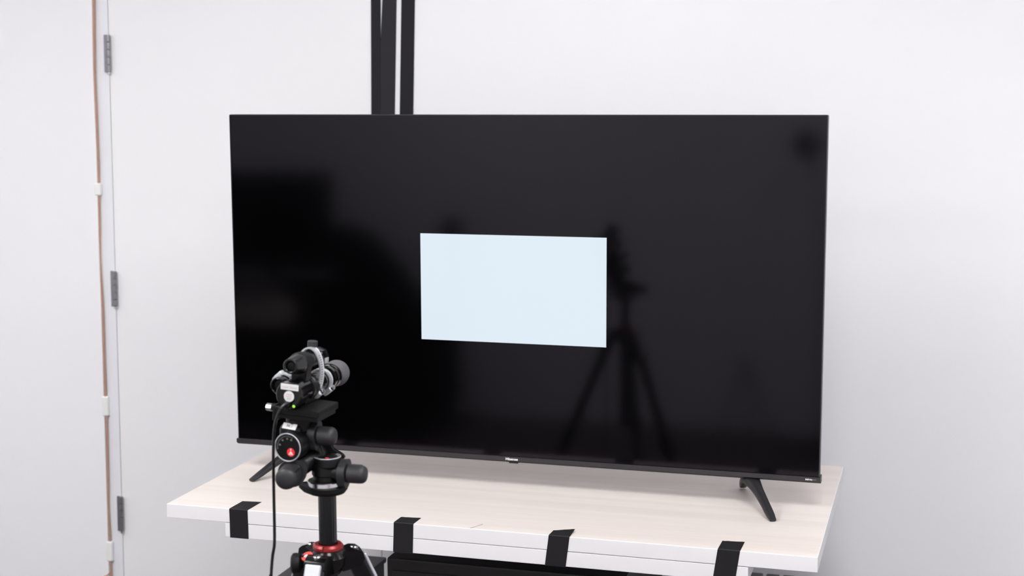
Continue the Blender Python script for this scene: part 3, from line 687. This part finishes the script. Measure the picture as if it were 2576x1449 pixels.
pts3 = densify([(-74 + 15.2 * math.cos(2 * PI * k / 40), 170 + 15.2 * math.sin(2 * PI * k / 40)) for k in range(40)])
hose_clamp('hose_clamp', pts3, 4, 10.5, (-84, 181.5), (-.7, -.7), [])
b = N(); box(b, mt(-61, 10, 152), (.030, .05, .016), RR.to_4x4(), .003); obj('scope_bridge', b, BLK, met)
# cable
cp = [(727, 1013, -58), (716, 1019, -62), (706, 1030, -66), (698, 1046, -68), (692, 1068, -68), (688.5, 1105, -66), (687.5, 1160, -64), (689, 1250, -60), (690.5, 1330, -58), (690, 1372, -58), (685.5, 1400, -58), (682, 1449, -60), (682, 1500, -60)]
path = [at_y(x, y, RIG.y + dy * .001) for x, y, dy in cp]
path += [Vector((path[-1].x + .004, path[-1].y, -.7)), Vector((path[-1].x - .01, path[-1].y - .02, -1.1)), Vector((path[-1].x - .06, path[-1].y - .05, FLOOR + .004)), Vector((path[-1].x - .30, path[-1].y - .1, FLOOR + .004))]
b = N(); tube(b, path, .0025, 10, 6)
tag(obj('signal_cable', b, mat('cable_rubber', (10, 10, 11), .25, var=.05, spec=.4)), 'black cable hanging from the light meter down beside the tripod', 'cable')

# ------------------------------------------------------------------ the room behind the camera, seen mirrored in the screen
mon = thing('monitor', 'black monitor on a low cabinet, mirrored at the left of the screen', 'monitor', (-2.36, -3.62, -0.52))
bm = N(); bx(bm, -2.72, -2.005, -3.64, -3.60, -0.44, 0.062, 0.006); obj('casing', bm, BLKM, mon)
bm = N(); bx(bm, -2.70, -2.025, -3.602, -3.597, -0.42, 0.042); obj('panel', bm, FABRIC, mon)
bm = N(); bx(bm, -2.44, -2.28, -3.70, -3.58, -0.52, -0.508, 0.003); bx(bm, -2.39, -2.33, -3.665, -3.64, -0.51, -0.30, 0.003); obj('monitor_stand', bm, BLKM, mon)
cab = thing('low_cabinet', 'black low cabinet carrying the monitor, mirrored in the screen', 'cabinet', (-2.45, -3.65, FLOOR))
bm = N(); bx(bm, -2.95, -2.045, -3.92, -3.45, FLOOR, -0.54, 0.006); obj('body', bm, FABRIC, cab)
bm = N(); bx(bm, -2.97, -2.03, -3.93, -3.43, -0.54, -0.52, 0.004); obj('cabinet_top', bm, FABRIC, cab)
for k in range(2):
    bm = N(); bx(bm, -2.94 + k * .45, -2.50 + k * .45, -3.452, -3.44, FLOOR + .06, -0.56, 0.003); d = obj('door', bm, FABRIC, cab)
    bm = N(); cyl(bm, (-2.47 + k * .06, -3.425, -0.80), (-2.47 + k * .06, -3.425, -0.70), .005, seg=10); cyl(bm, (-2.47 + k * .06, -3.425, -0.79), (-2.47 + k * .06, -3.441, -0.79), .004, seg=8); obj('handle', bm, BLKM, d)
bb = thing('storage_box', 'small beige box, a dim patch mirrored left on the screen', 'box', (-2.28, -3.28, -0.67))
bm = N(); bx(bm, -2.46, -2.10, -3.36, -3.20, -0.67, -0.56, 0.004); obj('body', bm, BEIGE, bb)
bm = N(); bx(bm, -2.465, -2.18, -3.365, -3.215, -0.56, -0.48, 0.003); obj('lid', bm, mat('grey_lid', (120, 116, 112), 0.6), bb)
st_ = thing('side_stool', 'dark stool under the beige box, lost in the screen reflection', 'stool', (-2.35, -3.28, FLOOR))
bm = N(); bx(bm, -2.55, -2.15, -3.40, -3.15, -0.70, -0.67, 0.005); obj('seat', bm, FABRIC, st_)
for lx in (-2.52, -2.18):
    for ly in (-3.37, -3.18):
        bm = N(); cyl(bm, (lx, ly, FLOOR), (lx, ly, -0.70), .015, seg=12); obj('leg', bm, FABRIC, st_)
arm = thing('armchair', 'black armchair, a rounded dark shape mirrored in the screen', 'armchair', (-1.72, -3.5, FLOOR))
bm = N(); prism(bm, [(-1.985, -0.75), (-1.985, -0.20), (-1.93, -0.205), (-1.82, -0.245), (-1.73, -0.32), (-1.66, -0.42), (-1.60, -0.53), (-1.50, -0.62), (-1.45, -0.75)], lambda x, z: (x, -3.72, z), lambda x, z: (x, -3.56, z))
bmesh.ops.bevel(bm, geom=list(bm.edges), offset=.02, segments=3, affect='EDGES'); obj('backrest', bm, FABRIC, arm)
bm = N(); bx(bm, -1.93, -1.45, -3.60, -3.10, -0.86, -0.72, .04, 3); obj('seat', bm, FABRIC, arm)
for x in (-1.915, -1.40): bm = N(); bx(bm, x - .07, x + .07, -3.66, -3.12, -1.10, -0.62, .04, 3); obj('armrest', bm, FABRIC, arm)
bm = N(); bx(bm, -1.97, -1.40, -3.68, -3.14, -1.16, -0.86, .02, 2); obj('base', bm, FABRIC, arm)
for x in (-1.92, -1.45):
    for y in (-3.62, -3.2): bm = N(); cyl(bm, (x, y, FLOOR), (x, y, -1.16), .02, .024, 12); obj('leg', bm, BLKM, arm)
fl = thing('globe_lamp', 'black round-headed floor lamp mirrored just above the white rectangle', 'lamp', (-1.42, -3.82, FLOOR))
bm = N(); sphere(bm, (-1.44, -3.82, -0.235), .062); obj('lamp_head', bm, FABRIC, fl)
bm = N(); cyl(bm, (-1.44, -3.82, FLOOR + .02), (-1.44, -3.82, -.29), .010, seg=12); obj('pole', bm, FABRIC, fl)
bm = N(); lathe(bm, (-1.44, -3.82, FLOOR), (0, 0, 1), [(0, .12), (.012, .12), (.02, .02)], 28); obj('base', bm, FABRIC, fl)
sp = thing('spot_lamp', 'dark oval spot lamp mirrored at the upper right of the screen', 'lamp', (0.43, -3.62, FLOOR))
bm = N(); lathe(bm, (0.352, -3.60, .215), (.25, .85, -.32), [(-.05, .035), (-.04, .055), (.0, .066), (.035, .066), (.04, .06), (.01, .05)], 32); obj('lamp_head', bm, FABRIC, sp)
bm = N(); tube(bm, [(.37, -3.62, .18), (.40, -3.63, .05), (.425, -3.63, -.12), (.43, -3.62, -.6), (.43, -3.62, FLOOR + .015)], .008, 10, 5); obj('pole', bm, BLKM, sp)
bm = N(); lathe(bm, (.43, -3.62, FLOOR), (0, 0, 1), [(0, .11), (.012, .11), (.02, .02)], 28); obj('base', bm, BLKM, sp)
ms = thing('folded_stand', 'thin three-legged stand mirrored faintly at the lower right of the screen', 'stand', (0.11, -3.6, FLOOR))
for dx, dy in ((-.13, .05), (.19, .08), (.02, -.15)):
    bm = N(); tube(bm, [(.09, -3.6, -.80), (.09 + dx * .25, -3.6 + dy * .3, -.92), (.09 + dx * .6, -3.6 + dy * .65, -1.08), (.09 + dx, -3.6 + dy, FLOOR + .006)], .006, 8, 4); obj('leg', bm, BLKM, ms)
bm = N(); cyl(bm, (.09, -3.6, -.84), (.09, -3.6, -.79), .011, seg=14); obj('hub', bm, BLKM, ms)

# ------------------------------------------------------------------ ceiling lights (the room's own lamps, plus two added corner fill panels)
def light_mat(k):
    m = bpy.data.materials.new('lit_diffuser'); m.use_nodes = True; b_ = m.node_tree.nodes['Principled BSDF']
    b_.inputs['Base Color'].default_value = (.9, .9, .9, 1)
    b_.inputs['Emission Color'].default_value = (1.0, .993, .985, 1); b_.inputs['Emission Strength'].default_value = PANEL_EMIT * k
    return m
NAMES = ['in the middle row, door side', 'in the middle row, far from the door', 'behind the camera on the armchair side', 'behind the camera on the lamp side', 'above the television', 'added as fill in the corner beyond the door', 'added as fill in the corner far from the door']
for (x, y, k), nm in zip(PANELS, NAMES):
    t = thing('ceiling_light', 'square white ceiling light panel ' + nm, 'ceiling light', (x, y, CEIL), 'ceiling light panels')
    bm = N(); bx(bm, x - .46, x + .46, y - .46, y + .46, CEIL - .03, CEIL - .0, .004); obj('frame', bm, CEILM, t)
    bm = N(); bx(bm, x - .43, x + .43, y - .43, y + .43, CEIL - .034, CEIL - .029); obj('diffuser', bm, light_mat(k), t)
